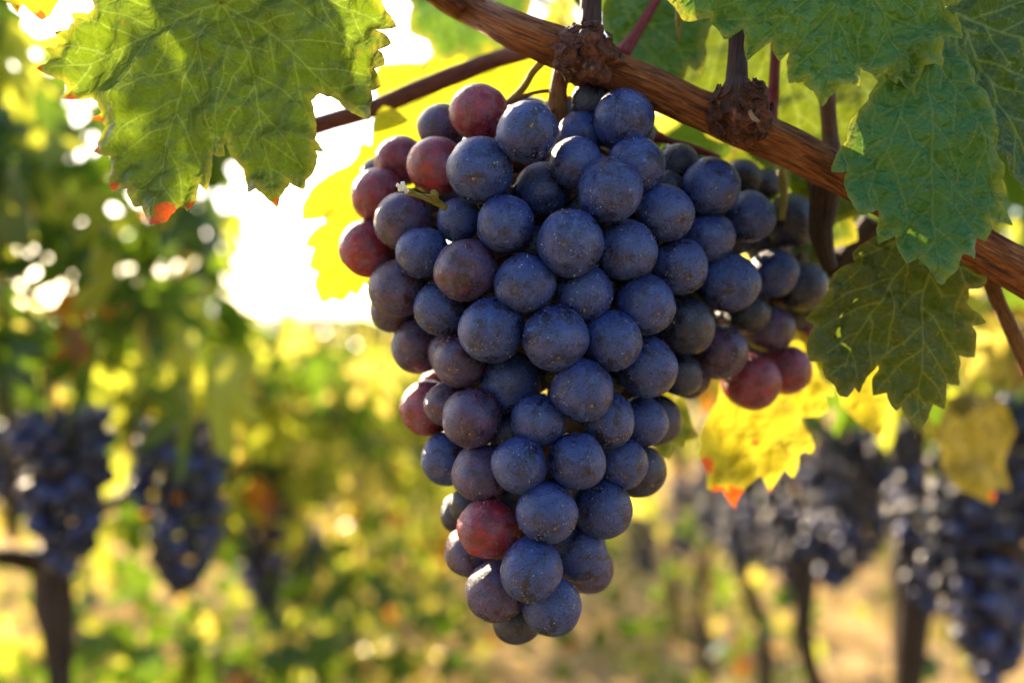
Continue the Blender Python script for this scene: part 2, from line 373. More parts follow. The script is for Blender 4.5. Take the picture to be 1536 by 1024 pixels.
# pixel centre, pixel radius, kind, layer (0 is in front)
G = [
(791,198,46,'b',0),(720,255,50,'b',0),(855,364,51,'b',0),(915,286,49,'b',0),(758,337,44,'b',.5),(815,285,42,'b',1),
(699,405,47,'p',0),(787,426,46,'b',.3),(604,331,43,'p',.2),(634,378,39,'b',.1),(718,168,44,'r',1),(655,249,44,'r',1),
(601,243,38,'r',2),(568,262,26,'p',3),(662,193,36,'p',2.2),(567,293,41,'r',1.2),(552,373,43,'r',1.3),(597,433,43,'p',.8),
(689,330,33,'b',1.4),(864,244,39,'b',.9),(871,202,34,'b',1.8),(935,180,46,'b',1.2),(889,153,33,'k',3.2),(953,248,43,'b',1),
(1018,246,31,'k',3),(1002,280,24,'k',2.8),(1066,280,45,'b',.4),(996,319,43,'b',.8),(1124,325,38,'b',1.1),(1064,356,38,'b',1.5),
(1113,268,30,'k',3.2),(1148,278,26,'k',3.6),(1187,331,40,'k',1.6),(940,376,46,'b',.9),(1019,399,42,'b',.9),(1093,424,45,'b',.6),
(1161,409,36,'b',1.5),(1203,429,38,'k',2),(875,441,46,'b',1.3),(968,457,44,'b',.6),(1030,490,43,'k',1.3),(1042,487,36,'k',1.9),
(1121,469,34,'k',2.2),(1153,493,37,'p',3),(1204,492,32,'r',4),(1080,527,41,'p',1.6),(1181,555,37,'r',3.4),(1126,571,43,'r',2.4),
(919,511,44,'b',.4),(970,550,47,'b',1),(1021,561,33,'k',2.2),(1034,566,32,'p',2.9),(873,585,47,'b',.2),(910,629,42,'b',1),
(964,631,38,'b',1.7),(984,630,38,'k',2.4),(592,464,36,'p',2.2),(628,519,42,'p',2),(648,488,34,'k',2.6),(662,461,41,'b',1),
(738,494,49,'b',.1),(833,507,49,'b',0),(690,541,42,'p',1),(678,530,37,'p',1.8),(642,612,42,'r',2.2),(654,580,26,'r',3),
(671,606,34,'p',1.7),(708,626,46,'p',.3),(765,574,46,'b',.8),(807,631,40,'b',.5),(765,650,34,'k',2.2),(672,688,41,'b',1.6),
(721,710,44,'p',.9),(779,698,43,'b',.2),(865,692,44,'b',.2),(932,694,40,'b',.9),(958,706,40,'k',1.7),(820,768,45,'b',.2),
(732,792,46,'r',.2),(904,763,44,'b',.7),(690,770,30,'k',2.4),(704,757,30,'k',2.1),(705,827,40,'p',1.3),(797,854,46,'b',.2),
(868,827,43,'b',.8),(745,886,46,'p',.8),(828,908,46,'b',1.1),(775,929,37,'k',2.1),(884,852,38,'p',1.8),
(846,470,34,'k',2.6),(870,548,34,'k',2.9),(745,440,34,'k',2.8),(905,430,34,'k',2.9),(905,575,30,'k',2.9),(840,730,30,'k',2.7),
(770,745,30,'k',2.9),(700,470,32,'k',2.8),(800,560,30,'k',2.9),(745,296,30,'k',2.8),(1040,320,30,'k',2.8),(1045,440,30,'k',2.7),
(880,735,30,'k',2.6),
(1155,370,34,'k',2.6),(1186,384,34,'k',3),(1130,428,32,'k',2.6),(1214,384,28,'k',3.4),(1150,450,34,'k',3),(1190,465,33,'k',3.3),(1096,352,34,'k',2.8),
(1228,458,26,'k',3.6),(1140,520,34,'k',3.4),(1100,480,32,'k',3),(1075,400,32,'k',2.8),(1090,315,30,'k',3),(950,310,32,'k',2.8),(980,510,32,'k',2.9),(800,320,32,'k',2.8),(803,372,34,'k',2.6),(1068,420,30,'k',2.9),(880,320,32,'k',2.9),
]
def axis(y): return 850 - (y-150)*.07
def halfw(y): return np.interp(y, [120, 220, 330, 420, 520, 620, 700, 780, 860, 960], [120, 230, 290, 290, 250, 205, 170, 140, 115, 70])
placed = []
for (x, y, r, k, L) in sorted(G, key=lambda q: q[4]):
    u = min(1.15, abs(x-axis(y))/halfw(y)); wing = max(0, x-1040)/200
    d = .337 + .040*u*u + L*.007 + wing*.012
    rr = R(r, d)
    for it in range(30):
        ok = True; p = P(x, y, d); rr = R(r, d)
        for (q, s) in placed:
            if (p-q).length < .88*(rr+s): ok = False; break
        if ok or d > .45: break
        d += .002
    placed.append((P(x, y, d), rr))
    placed[-1] = (placed[-1][0], placed[-1][1])
order = sorted(G, key=lambda q: q[4])
bunch = empty('grape_bunch', P(845, 150, .375), 'large ripe blue and red grape bunch hanging sharp in the centre from the brown cane', 'grape bunch')
for n_, ((x, y, r, k, L), (p, rr)) in enumerate(zip(order, placed)):
    me = rnd.choice(GM[k])
    o = bpy.data.objects.new('grape', me); C.objects.link(o); o.parent = bunch
    o.location = p - bunch.location
    out = Vector(((x-axis(y))/halfw(y)*.8, -1.0, -.55)) + Vector((rnd.gauss(0, .35), rnd.gauss(0, .2), rnd.gauss(0, .3)))
    q = out.to_track_quat('-Z', 'Y') @ Euler((0, 0, rnd.uniform(0, 6.28))).to_quaternion()
    o.rotation_mode = 'QUATERNION'; o.rotation_quaternion = q
    e = (rnd.uniform(.97, 1.03), rnd.uniform(.97, 1.03), rnd.uniform(.97, 1.02))
    o.scale = (rr*e[0], rr*e[1], rr*e[2])
    if k == 'r': o['label'] = 'reddish less ripe grape of the bunch'
# the hidden rear of the bunch, so it is round from the side too
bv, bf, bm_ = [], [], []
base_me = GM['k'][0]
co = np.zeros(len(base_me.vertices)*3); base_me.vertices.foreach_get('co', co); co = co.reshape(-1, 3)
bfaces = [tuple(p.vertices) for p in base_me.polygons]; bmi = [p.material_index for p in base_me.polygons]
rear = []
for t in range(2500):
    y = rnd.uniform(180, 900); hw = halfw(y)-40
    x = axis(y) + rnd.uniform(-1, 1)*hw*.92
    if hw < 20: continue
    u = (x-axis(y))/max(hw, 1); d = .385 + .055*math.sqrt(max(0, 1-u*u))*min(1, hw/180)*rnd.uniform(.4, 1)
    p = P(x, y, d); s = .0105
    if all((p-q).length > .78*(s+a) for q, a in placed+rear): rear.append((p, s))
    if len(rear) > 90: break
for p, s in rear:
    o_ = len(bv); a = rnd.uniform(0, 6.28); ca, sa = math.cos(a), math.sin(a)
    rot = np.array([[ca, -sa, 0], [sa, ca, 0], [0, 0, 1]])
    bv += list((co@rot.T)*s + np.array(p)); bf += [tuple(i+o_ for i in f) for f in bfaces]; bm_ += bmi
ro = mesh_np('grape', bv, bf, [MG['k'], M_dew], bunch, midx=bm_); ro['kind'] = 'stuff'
# stalk system
PD = [tube_np(PX([(846,96,.372),(838,130,.372),(838,178,.376),(846,230,.385),(842,400,.387),(826,600,.387),(812,780,.384),(800,880,.38)]),
              [R(15,.37), R(13.5,.37), R(16,.37), R(12,.37), R(9,.37), R(7,.37), R(5,.37), R(3,.37)], nseg=20, lump=.1)]
for (p, s) in placed:
    ay = CAMZ+(512-0)/F*.38
    base = P(axis(512-(p.z-CAMZ)*F/p.y)+0, 512-(p.z+.008-CAMZ)*F/p.y, .386)
    dv = (base-p); 
    PD.append(tube_np([base, p+dv*.62+Vector((0, 0, .002)), p+dv.normalized()*s*.85], [.0009, .0008, .0012], nseg=7, sub=4))
V, Fc, T = join(PD); mesh_np('stalk', V, Fc, M_ped, bunch, {'tc': T})
# a bare pedicel with a white tip on the left shoulder
V, Fc, T = join([tube_np(PX([(668,312,.348),(650,300,.343),(630,294,.338),(610,287,.334)]), [R(5,.34), R(6,.34), R(4,.34), R(5,.34)], nseg=14, lump=.2),
                 tube_np(PX([(655,301,.343),(652,292,.339),(650,289,.337)]), [R(4,.34), R(6,.34), R(5,.34)], nseg=12)])
mesh_np('pedicel', V, Fc, M_green, bunch, {'tc': T})
V, Fc, T = join([tube_np(PX([(612,287,.333),(606,283,.332),(600+dx,279+dy,.331)]), [R(3,.33), R(4,.33), R(3,.33)], nseg=8, lump=.4, seed=i) for i, (dx, dy) in enumerate(((0, 0), (4, -6), (-2, 6), (8, 4), (-5, -2)))])
mesh_np('torn_tip', V, Fc, simple('torn_tip', (.75, .75, .62), .5), bunch, {'tc': T})

# ------------------------------------------------------------------ canes above the bunch
cane = empty('vine_cane', P(1110, 180, .375), 'thick reddish brown woody cane running diagonally above the sharp bunch', 'vine cane')
V, Fc, T = tube_np(PX([(560,-75,.365),(640,-25,.365),(700,10,.39),(770,45,.365),(835,72,.365),(880,92,.365),(960,122,.365),(1040,158,.365),(1110,188,.365),(1190,224,.365),(1270,268,.365),(1370,320,.365),(1480,380,.365),(1600,445,.365),(1700,500,.365)]),
                  [R(q,.365) for q in (23,24,25,27,30,29,27,27,30,28,27,29,32,33,33)], nseg=110, sub=26, ridge=.14, lump=.09, seed=2)
mesh_np('bark', V, Fc, M_cane, cane, {'tc': T})
CANE = [(640,-25),(700,10),(770,45),(835,72),(880,92),(960,122),(1040,158),(1110,188),(1190,224),(1270,268),(1370,320),(1480,380),(1560,425)]
def knot(name, px, py, d, rx, ry, seed, parent, mat=M_knot):
    V, Fc, T = [], [], []; nu, nv = 110, 80
    c = P(px, py, d); rx = R(rx, d); ry = R(ry, d); sv = Vector((seed*5.3, 1, 2))
    for i in range(nv+1):
        t = math.pi*i/nv
        for k in range(nu):
            a = 2*math.pi*k/nu; q = Vector((math.sin(t)*math.cos(a), math.sin(t)*math.sin(a), math.cos(t)))
            f = 1 + .30*noise.fractal(q*1.5+sv, 1, 2, 3) + .13*noise.noise(q*3.1+sv) - .10*abs(noise.noise(q*6+sv)) + .022*noise.noise(q*15+sv)
            V.append(tuple(c+Vector((q.x*rx*f, q.y*rx*.85*f, q.z*ry*f)))); T.append((q.x*1.5, q.y*1.5, q.z*3+seed))
    for i in range(nv):
        for k in range(nu):
            k2 = (k+1) % nu; Fc.append((i*nu+k, (i+1)*nu+k, (i+1)*nu+k2, i*nu+k2))
    return V, Fc, T
def flake(c, nrm, size, seed, curl=.5):
    r = random.Random(seed); t1 = nrm.orthogonal().normalized(); t1 = (Matrix.Rotation(r.uniform(0, 6.28), 3, nrm) @ t1); t2 = nrm.cross(t1)
    V, T, Fc = [], [], []; n, m = 7, 5
    asp = r.uniform(.35, .7)
    for side in (0, 1):
        for i in range(n):
            for j in range(m):
                a = i/(n-1)*2-1; b = j/(m-1)*2-1
                w_ = (1-.45*a*a)*(1+.35*noise.noise(Vector((a*2, b*2, seed))))
                h = curl*(a*a*.5+b*b*.25) + .12*noise.noise(Vector((a*3, b*3, seed+.5)))
                V.append(tuple(c + t1*a*size*(1+.15*noise.noise(Vector((b*3, seed, 0)))) + t2*b*size*asp*w_ + nrm*(h*size + (side*size*.09)))); T.append((a, b, seed))
    for i in range(n-1):
        for j in range(m-1):
            q = i*m+j; Fc.append((q, q+m, q+m+1, q+1)); q += n*m; Fc.append((q, q+1, q+m+1, q+m))
    for i in range(n-1):
        for j in (0, m-1):
            q = i*m+j; Fc.append((q, q+m, q+m+n*m, q+n*m))
    for j in range(m-1):
        for i in (0, n-1):
            q = i*m+j; Fc.append((q, q+1, q+1+n*m, q+n*m))
    return V, Fc, T
def flakes(px, py, d, rx, ry, n, seed, size):
    r = random.Random(seed); out = []
    for i in range(n):
        a = r.uniform(-math.pi, math.pi); e = r.uniform(-.9, .9)
        nv_ = Vector((math.sin(a)*math.cos(e), -abs(math.cos(a))*math.cos(e), math.sin(e)))
        c = P(px, py, d)+Vector((nv_.x*R(rx, d), nv_.y*R(rx, d)*.85, nv_.z*R(ry, d)))
        out.append(flake(c, nv_, R(size*r.uniform(.5, 1.2), d), seed+i*1.7, r.uniform(-.2, .9)))
    return join(out)
for (a, fl) in (((878, 82, .358, 50, 44, 1), 16), ((1110, 170, .356, 44, 46, 2), 22)):
    V, Fc, T = join([knot('k', *a, None), flakes(a[0], a[1], a[2], a[3]*1.02, a[4]*1.02, fl, a[5]*11, 14)])
    mesh_np('node', V, Fc, M_knot, cane, {'tc': T})
# one pale flake standing on the second node
V, Fc, T = join([flake(P(1128, 178, .340), Vector((.45, -.75, .45)).normalized(), R(11, .345), 3, .7)])
mesh_np('bark_flake', V, Fc, M_flake, cane, {'tc': T})
# thin strips of fibre peeling off the cane
st_ = []
for i in range(70):
    k = rnd.randrange(len(CANE)-1); t = rnd.random(); a, b = CANE[k], CANE[k+1]
    L = math.hypot(b[0]-a[0], b[1]-a[1]); ux, uy = (b[0]-a[0])/L, (b[1]-a[1])/L; nxx, nyy = -uy, ux
    off = rnd.uniform(-1, 1); rr_ = 28; cx_, cy_ = a[0]+ux*L*t+nxx*off*rr_*.93, a[1]+uy*L*t+nyy*off*rr_*.93
    dd = .365 - R(rr_*1.05, .365)*math.sqrt(max(.02, 1-off*off*.9)); ln_ = rnd.uniform(8, 34); lift = rnd.uniform(0, .0012)
    st_.append(tube_np([P(cx_-ux*ln_, cy_-uy*ln_, dd+.0003), P(cx_, cy_+rnd.uniform(-2, 2), dd-.0002), P(cx_+ux*ln_, cy_+uy*ln_+rnd.uniform(-3, 3), dd-lift)], [R(.5, dd), R(rnd.uniform(.9, 2.0), dd), R(.4, dd)], nseg=6, sub=4, lump=.3, seed=i))
V, Fc, T = join(st_); mesh_np('peeling_fibre', V, Fc, M_cane, cane, {'tc': T})
def shoot(pts, rads, mat=M_shoot, name='shoot', **kw):
    d = pts[0][2]
    V, Fc, T = tube_np(PX(pts), [R(q, d) for q in rads], nseg=48, sub=16, ridge=kw.get('ridge', .07), lump=.08, seed=kw.get('seed', 1))
    mesh_np(name, V, Fc, mat, cane, {'tc': T})
shoot([(888,-60,.365),(886,0,.363),(884,40,.360),(882,62,.357),(880,84,.357)], (16,16,17,22,30), seed=3)
shoot([(1110,-60,.365),(1107,70,.363),(1105,118,.358),(1103,145,.355),(1104,175,.355)], (13,14,16,24,30), seed=5)
shoot([(1240,262,.385),(1236,310,.39),(1232,350,.392),(1245,400,.40)], (26,20,17,12), mat=M_trunk, seed=6)
shoot([(1005,-30,.392),(985,0,.390),(958,45,.387),(932,82,.383)], (6,6.5,8,12), M_pet, 'petiole', ridge=.02, seed=7)
shoot([(1170,-50,.385),(1162,110,.387),(1158,150,.388),(1152,190,.385)], (8,8,10,14), M_pet, 'petiole', ridge=.02, seed=8)
shoot([(1240,130,.39),(1245,200,.39),(1250,250,.386)], (12,12,15), M_petb, 'petiole', ridge=.03, seed=9)
shoot([(1478,392,.372),(1492,440,.375),(1515,490,.378),(1545,560,.385)], (11,11,11,12), M_petb, 'petiole', ridge=.03, seed=10)
shoot([(1172,255,.40),(1176,290,.40),(1172,330,.40)], (7,6,6), M_green, 'petiole', ridge=.02, seed=11)
shoot([(822,86,.385),(800,108,.386),(785,132,.388),(764,152,.39),(740,170,.395)], (6,6,6,5,5), M_green, 'tendril', ridge=.02, seed=12)
shoot([(1080,238,.39),(1040,222,.39),(1005,212,.39),(985,205,.392)], (5,5,5,9), M_pet, 'stub', ridge=.03, seed=13)
V, Fc, T = tube_np(PX([(470,190,.44),(560,163,.44),(620,138,.44),(690,110,.44),(750,88,.44),(820,70,.42)]), [R(q,.44) for q in (13,13,14,14,13,11)], nseg=48, sub=16, ridge=.05, lump=.1, seed=20)
sc_ = mesh_np('vine_cane', V, Fc, M_side, None, {'tc': T}, origin=P(560, 163, .44)); tag(sc_, 'thinner smooth reddish cane passing behind the left end of the thick cane', 'vine cane')
V, Fc, T = tube_np(PX([(1170,360,.47),(1215,385,.46),(1260,395,.45),(1310,330,.44)]), [R(q,.45) for q in (14,20,22,18)], nseg=40, sub=14, ridge=.1, lump=.2, seed=22)
tag(mesh_np('vine_spur', V, Fc, M_trunk, None, {'tc': T}, origin=P(1215, 385, .46)), 'dark knobbly woody spur in shade behind the right end of the cane', 'vine spur')

# ------------------------------------------------------------------ traced foreground leaves, and a few added to cast shade
def pip(px, py, poly):
    inside = np.zeros(len(px), bool); n = len(poly); x0, y0 = poly[-1]
    for (x1, y1) in poly:
        c = ((y1 > py) != (y0 > py)); 
        with np.errstate(divide='ignore', invalid='ignore'):
            inside ^= c & (px < (x0-x1)*(py-y1)/(y0-y1)+x1)
        x0, y0 = x1, y1
    return inside
def segdist(px, py, A, B):
    out = np.full(len(px), 1e9)
    for (a, b) in zip(A, B):
        dx, dy = b[0]-a[0], b[1]-a[1]; L = dx*dx+dy*dy+1e-9
        t = np.clip(((px-a[0])*dx+(py-a[1])*dy)/L, 0, 1)
        out = np.minimum(out, np.hypot(px-a[0]-t*dx, py-a[1]-t*dy))
    return out
def serrate(poly, step, amp, seed):
    r = random.Random(seed); out = []
    for i in range(len(poly)):
        a, b = poly[i], poly[(i+1) % len(poly)]
        L = math.hypot(b[0]-a[0], b[1]-a[1]); n = max(1, int(L/step)); out.append(a)
        nx, ny = (b[1]-a[1])/max(L, 1), -(b[0]-a[0])/max(L, 1)
        for k in range(1, n):
            t = k/n; j = amp*(noise.noise(Vector((a[0]*.05+k*.9, a[1]*.05, seed)))*1.6); bow = math.sin(t*math.pi)*L*.045
            out.append((a[0]+(b[0]-a[0])*t+nx*(j+bow), a[1]+(b[1]-a[1])*t+ny*(j+bow)))
    return out
def leaf(label, poly, d0, base, tips, mat, grid=2.6, tilt=(0, 0), wave=.004, cup=0., blotch=(), relief=1.0, seed=1, vw=1.0, group=None, petiole=None, vein_side=1, orient=1):
    # orientation of the outline decides the outward side for bow
    ar = sum(poly[i-1][0]*poly[i][1]-poly[i][0]*poly[i-1][1] for i in range(len(poly)))
    if ar < 0: poly = poly[::-1]
    poly = serrate(poly, 5.0 if grid < 4 else 9.0, 1.2, seed)
    arr = np.array(poly); x0, y0 = arr.min(0); x1, y1 = arr.max(0)
    gx = np.arange(x0, x1, grid); gy = np.arange(y0, y1, grid*.866)
    X, Y = np.meshgrid(gx, gy); X[1::2] += grid/2; X = X.ravel()+rg.uniform(-.12, .12, X.size)*grid; Y = Y.ravel()+rg.uniform(-.12, .12, Y.size)*grid
    # finer in the frame, coarser outside it
    keep = pip(X, Y, poly); X, Y = X[keep], Y[keep]
    inside_frame = (X > -20) & (X < 1556) & (Y > -20); coarse = rg.uniform(size=len(X)) < .12
    keep = inside_frame | coarse; X, Y = X[keep], Y[keep]
    ds = segdist(X, Y, poly, poly[1:]+poly[:1]); k = ds > grid*.45; X, Y = X[k], Y[k]
    pts = [Vector((a, b)) for a, b in poly] + [Vector((a, b)) for a, b in zip(X.tolist(), Y.tolist())]
    vo, _, fo, _, _, _ = geometry.delaunay_2d_cdt(pts, [], [list(range(len(poly)))], 1, 1e-5)
    U = np.array([(v.x, v.y) for v in vo]); px, py = U[:, 0], U[:, 1]
    ed = segdist(px, py, poly, poly[1:]+poly[:1])/100.
    # veins
    prim = []
    for tp in tips:
        pl = [base]+list(tp) if isinstance(tp[0], tuple) else [base, tp]
        q = []
        for i in range(len(pl)-1):
            for k in range(12): q.append((pl[i][0]+(pl[i+1][0]-pl[i][0])*k/12, pl[i][1]+(pl[i+1][1]-pl[i][1])*k/12))
        q.append(pl[-1]); q = [(a+2.0*noise.noise(Vector((a*.02, b*.02, seed))), b+2.0*noise.noise(Vector((a*.02, b*.02, seed+9)))) for a, b in q]
        prim.append(q)
    W = []                               # (a, b, width)
    for q in prim:
        n = len(q)
        for i in range(n-1): W.append((q[i], q[i+1], (3.0-1.7*i/n)*vw))
    def other(pt, me_):
        best = 1e9
        for j, q in enumerate(prim):
            if j == me_: continue
            for a in q[::3]: best = min(best, math.hypot(pt[0]-a[0], pt[1]-a[1]))
        return best
    sec = []
    for j, q in enumerate(prim):
        tot = sum(math.hypot(q[i+1][0]-q[i][0], q[i+1][1]-q[i][1]) for i in range(len(q)-1))
        acc = 0; nxt = 28; side = 1
        for i in range(len(q)-1):
            L = math.hypot(q[i+1][0]-q[i][0], q[i+1][1]-q[i][1]); acc += L
            if acc > nxt:
                nxt += rnd.uniform(20, 30); side = -side
                for sd_ in (side,) :
                    a = math.atan2(q[i+1][1]-q[i][1], q[i+1][0]-q[i][0]) + sd_*math.radians(rnd.uniform(40, 52))
                    p = q[i]; ln = (tot-acc)*.62+26; s = 0; w0 = 1.7*vw
                    tgt = a - sd_*math.radians(20)
                    while s < ln:
                        aa = a+(tgt-a)*(s/ln) + .12*math.sin(s*.09+i)
                        p2 = (p[0]+8*math.cos(aa), p[1]+8*math.sin(aa)); s += 8
                        own = min(math.hypot(p2[0]-b[0], p2[1]-b[1]) for b in q[::2])
                        if not pip(np.array([p2[0]]), np.array([p2[1]]), poly)[0] or other(p2, j) < own*.8: break
                        W.append((p, p2, w0*(1-.6*s/ln)+.5)); 
                        if int(s/8) % 3 == 2 and s < ln*.9:     # short tertiary twigs
                            for tsd in (-1, 1):
                                ta = aa+tsd*rnd.uniform(.8, 1.2); W.append((p2, (p2[0]+11*math.cos(ta), p2[1]+11*math.sin(ta)), .8*vw))
                        p = p2
    vein = np.zeros(len(px)); vd = np.full(len(px), 1e9)
    for (a, b, w_) in W:
        m = (px > min(a[0], b[0])-30) & (px < max(a[0], b[0])+30) & (py > min(a[1], b[1])-30) & (py < max(a[1], b[1])+30)
        if not m.any(): continue
        dd = segdist(px[m], py[m], [a], [b]); vein[m] = np.maximum(vein[m], np.clip(1.45-dd/w_*1.15, 0, 1)); vd[m] = np.minimum(vd[m], dd/ (1 if w_ > 1.2 else .6))
    bl = np.zeros(len(px))
    for (bx, by, br) in blotch: bl = np.maximum(bl, np.clip(1-np.hypot(px-bx, py-by)/br, 0, 1))
    vd = np.minimum(vd, 40)
    cx, cy = base
    rr = np.hypot(px-cx, py-cy)/300.
    nz = np.array([noise.fractal(Vector((a*.011, b*.011, seed*2.3)), 1, 2, 3) for a, b in zip(px, py)])
    nf = np.array([noise.noise(Vector((a*.05, b*.05, seed*1.3))) for a, b in zip(px, py)])
    puff = (1-np.exp(-(vd/6.)**2))*.0010*relief*(.65+.5*nf)
    ridge = np.exp(-(vd/1.8)**2)*.0004*relief*vein_side
    edgew = np.clip(1-ed/.35, 0, 1)*nf*.0022
    dy = tilt[0]*(px-cx)/F*d0 + tilt[1]*(py-cy)/F*d0 + wave*nz + cup*rr*rr - puff - ridge + edgew
    # sag of the lobes between the main veins
    Vw = np.stack([(px-768)/F*d0, d0+dy, CAMZ+(512-py)/F*d0], 1)
    origin = P(base[0], base[1], d0)
    fo = [f for f in fo]
    lp = np.stack([px/100, py/100, np.zeros(len(px))], 1)
    if petiole:
        root = empty('vine_leaf', origin, label, 'vine leaf', group)
        o = mesh_np('blade', Vw, fo, mat, root, {'vein': vein, 'edge': ed, 'blotch': bl, 'lp': lp})
        pts_, rads, pm = petiole
        V, Fc, T = tube_np(PX(pts_), [R(q, pts_[0][2]) for q in rads], nseg=20, sub=8, ridge=.03)
        mesh_np('petiole', V, Fc, pm, root, {'tc': T})
        return root
    o = mesh_np('vine_leaf', Vw, fo, mat, None, {'vein': vein, 'edge': ed, 'blotch': bl, 'lp': lp}, origin=origin)
    return tag(o, label, 'vine leaf', group)
def sc(pts, ox, oy, s): return [(ox+a/s, oy+b/s) for a, b in pts]

A = sc([(320,0),(322,18),(300,36),(248,42),(256,72),(222,92),(175,100),(190,128),(178,158),(148,165),(162,190),(152,222),(125,243),(165,262),(202,276),(212,300),(197,342),(250,347),(296,335),(318,350),(322,382),(290,412),(325,412),(343,438),(316,470),(296,500),(273,518),(312,532),(355,542),(348,575),(354,625),(372,678),(398,668),(430,668),(442,700),(465,738),(492,735),(505,762),(525,790),(545,810),(580,800),(605,770),(632,738),(650,742),(668,758),(685,738),(690,700),(695,652),(710,662),(728,680),(740,650),(745,600),(755,548),(780,560),(802,556),(800,520),(812,500),(818,548),(842,575),(866,602),(872,650),(884,690),(915,676),(945,700),(970,725),(990,742),(1000,710),(1018,672),(1030,650),(1060,667),(1084,678),(1092,640),(1122,612),(1133,580),(1132,540),(1158,537),(1132,500),(1128,450),(1122,400),(1112,352),(1140,325),(1180,335),(1210,352),(1238,382),(1270,402),(1300,420),(1337,432),(1342,390),(1338,330),(1377,325),(1370,290),(1350,255),(1392,250),(1388,220),(1366,190),(1417,178),(1402,150),(1380,125),(1355,112),(1430,102),(1412,70),(1390,40),(1372,10),(1410,-40),(1380,-120),(1300,-150),(1250,-240),(1120,-230),(1020,-300),(900,-220),(850,-100),(810,-20),(790,-25),(760,-110),(700,-220),(560,-290),(480,-210),(380,-230),(330,-130),(250,-100),(300,-40)], 0, 0, 2.3984)
leaf('large green vine leaf in the upper left with rust brown tips along its lobes', A, .342, (331,3),
     [((275,112),(232,240),(229,330)), ((230,45),(120,85),(60,100)), ((372,80),(392,200),(410,300)), ((420,60),(470,110),(553,176)), ((460,-10),(590,40)), ((250,-60),(160,-80)), ((400,-70),(440,-110))],
     LM_A, grid=2.0, tilt=(-.05, .05), wave=.009, blotch=[(245,318,30),(158,275,14),(122,208,16),(55,100,10),(232,332,20),(280,305,12),(95,141,14),(130,172,16),(410,300,8)], seed=3, cup=.002, relief=.6, vw=.8,
     petiole=([(331,3,.342),(345,-40,.36),(380,-110,.38),(470,-190,.40)], (4,4,4.5,6), M_pet))
B = sc([(-150,-60),(-60,20),(-20,70),(0,76),(40,68),(78,62),(88,100),(105,140),(120,162),(150,150),(180,128),(202,112),(203,150),(208,200),(212,240),(240,213),(272,188),(310,160),(316,192),(345,231),(380,196),(374,260),(378,318),(408,311),(436,310),(450,350),(475,390),(495,418),(520,383),(560,340),(598,333),(635,340),(645,300),(652,260),(690,287),(725,320),(738,295),(754,276),(788,326),(795,302),(822,338),(850,372),(862,330),(885,292),(898,250),(925,252),(957,262),(955,210),(945,155),(985,152),(1029,160),(1030,110),(1012,60),(992,12),(1040,10),(1080,-60),(1040,-160),(940,-200),(860,-300),(700,-320),(620,-240),(590,-230),(540,-310),(380,-330),(250,-250),(100,-240),(0,-160)], 1036, 0, 2.56)
leaf('bright green vine leaf at the top right with yellow teeth, overhanging the cane', B, .337, (1272,-92),
     [((1250,40),(1240,110),(1229,163)), ((1330,30),(1350,90),(1368,145)), ((1200,-40),(1140,20),(1083,63)), ((1400,-30),(1438,62)), ((1150,-90),(1010,-20)), ((1210,0),(1165,40),(1119,93))],
     LM_B, grid=2.1, tilt=(.01, -.03), wave=.007, seed=5, vw=.8, relief=1.5, vein_side=-1, petiole=([(1272,-92,.337),(1280,-140,.345),(1260,-220,.37)], (4,4.5,6), M_pet))
Cc = sc([(530,665),(545,610),(590,545),(603,490),(640,430),(675,390),(700,330),(735,290),(770,240),(800,150),(870,110),(900,190),(930,120),(1000,130),(1060,200),(1080,320),(1130,400),(1165,500),(1172,612),(1188,690),(1198,740),(1180,785),(1212,872),(1175,855),(1140,842),(1143,880),(1125,930),(1100,920),(1080,918),(1072,960),(1058,1003)], 1036, 0, 2.56)
C2 = sc([(740,245),(705,235),(682,285),(650,330),(625,366),(604,335),(580,300),(549,247),(520,260),(490,272),(455,210),(436,155),(400,175),(370,189),(362,105),(355,50),(318,62),(272,72)], 1186, 300, 2.846)
Cc = Cc + C2 + sc([(588,745),(585,700),(594,663),(570,668)], 1036, 0, 2.56)
leaf('cool green vine leaf on the right with toothed yellow rim, in front of the cane', Cc, .341, (1388,62),
     [((1388,200),(1397,300),(1407,420)), ((1300,150),(1265,210),(1250,256)), ((1445,160),(1480,240),(1504,330)), ((1340,190),(1300,290),(1316,360))],
     LM_C, grid=2.0, tilt=(.01, -.03), wave=.006, seed=8, vw=.8, relief=1.7, vein_side=1, petiole=([(1388,62,.341),(1380,20,.345),(1350,-60,.36)], (4,4.5,6), M_pet))
D = sc([(950,60),(1000,20),(1040,-60),(1150,-150),(1300,-160),(1450,-60),(1560,60),(1580,300),(1520,500),(1480,700),(1400,760),(1340,860),(1300,800),(1282,772),(1262,757),(1240,722),(1210,692),(1190,650),(1172,610),(1140,590),(1120,540),(1090,520),(1060,450),(1040,380),(1000,330),(960,230),(930,150)], 1036, 0, 2.56)
leaf('dark green vine leaf filling the top right corner with pale forked veins', D, .350, (1428,22),
     [((1500,160),(1545,240),(1580,320)), ((1480,40),(1560,75),(1640,110)), ((1430,100),(1440,180),(1470,260))], LM_D, grid=2.8, tilt=(.05, -.05), wave=.006, seed=11, relief=1.4)
E = sc([(262,222),(276,268),(215,283),(190,300),(150,342),(140,400),(118,440),(65,505),(105,532),(76,600),(78,686),(130,688),(140,745),(180,790),(215,838),(240,842),(282,800),(315,826),(326,790),(345,762),(362,750),(395,705),(402,722),(376,780),(372,836),(430,826),(440,880),(460,902),(490,884),(510,922),(540,955),(563,979),(586,950),(610,912),(636,874),(680,896),(690,840),(694,784),(751,796),(745,740),(730,664),(802,673),(790,600),(774,538),(827,522),(782,470),(755,440),(758,380),(825,370),(835,330),(790,280),(740,220),(690,120),(640,60),(560,110),(470,120),(360,160)], 1186, 300, 2.846)
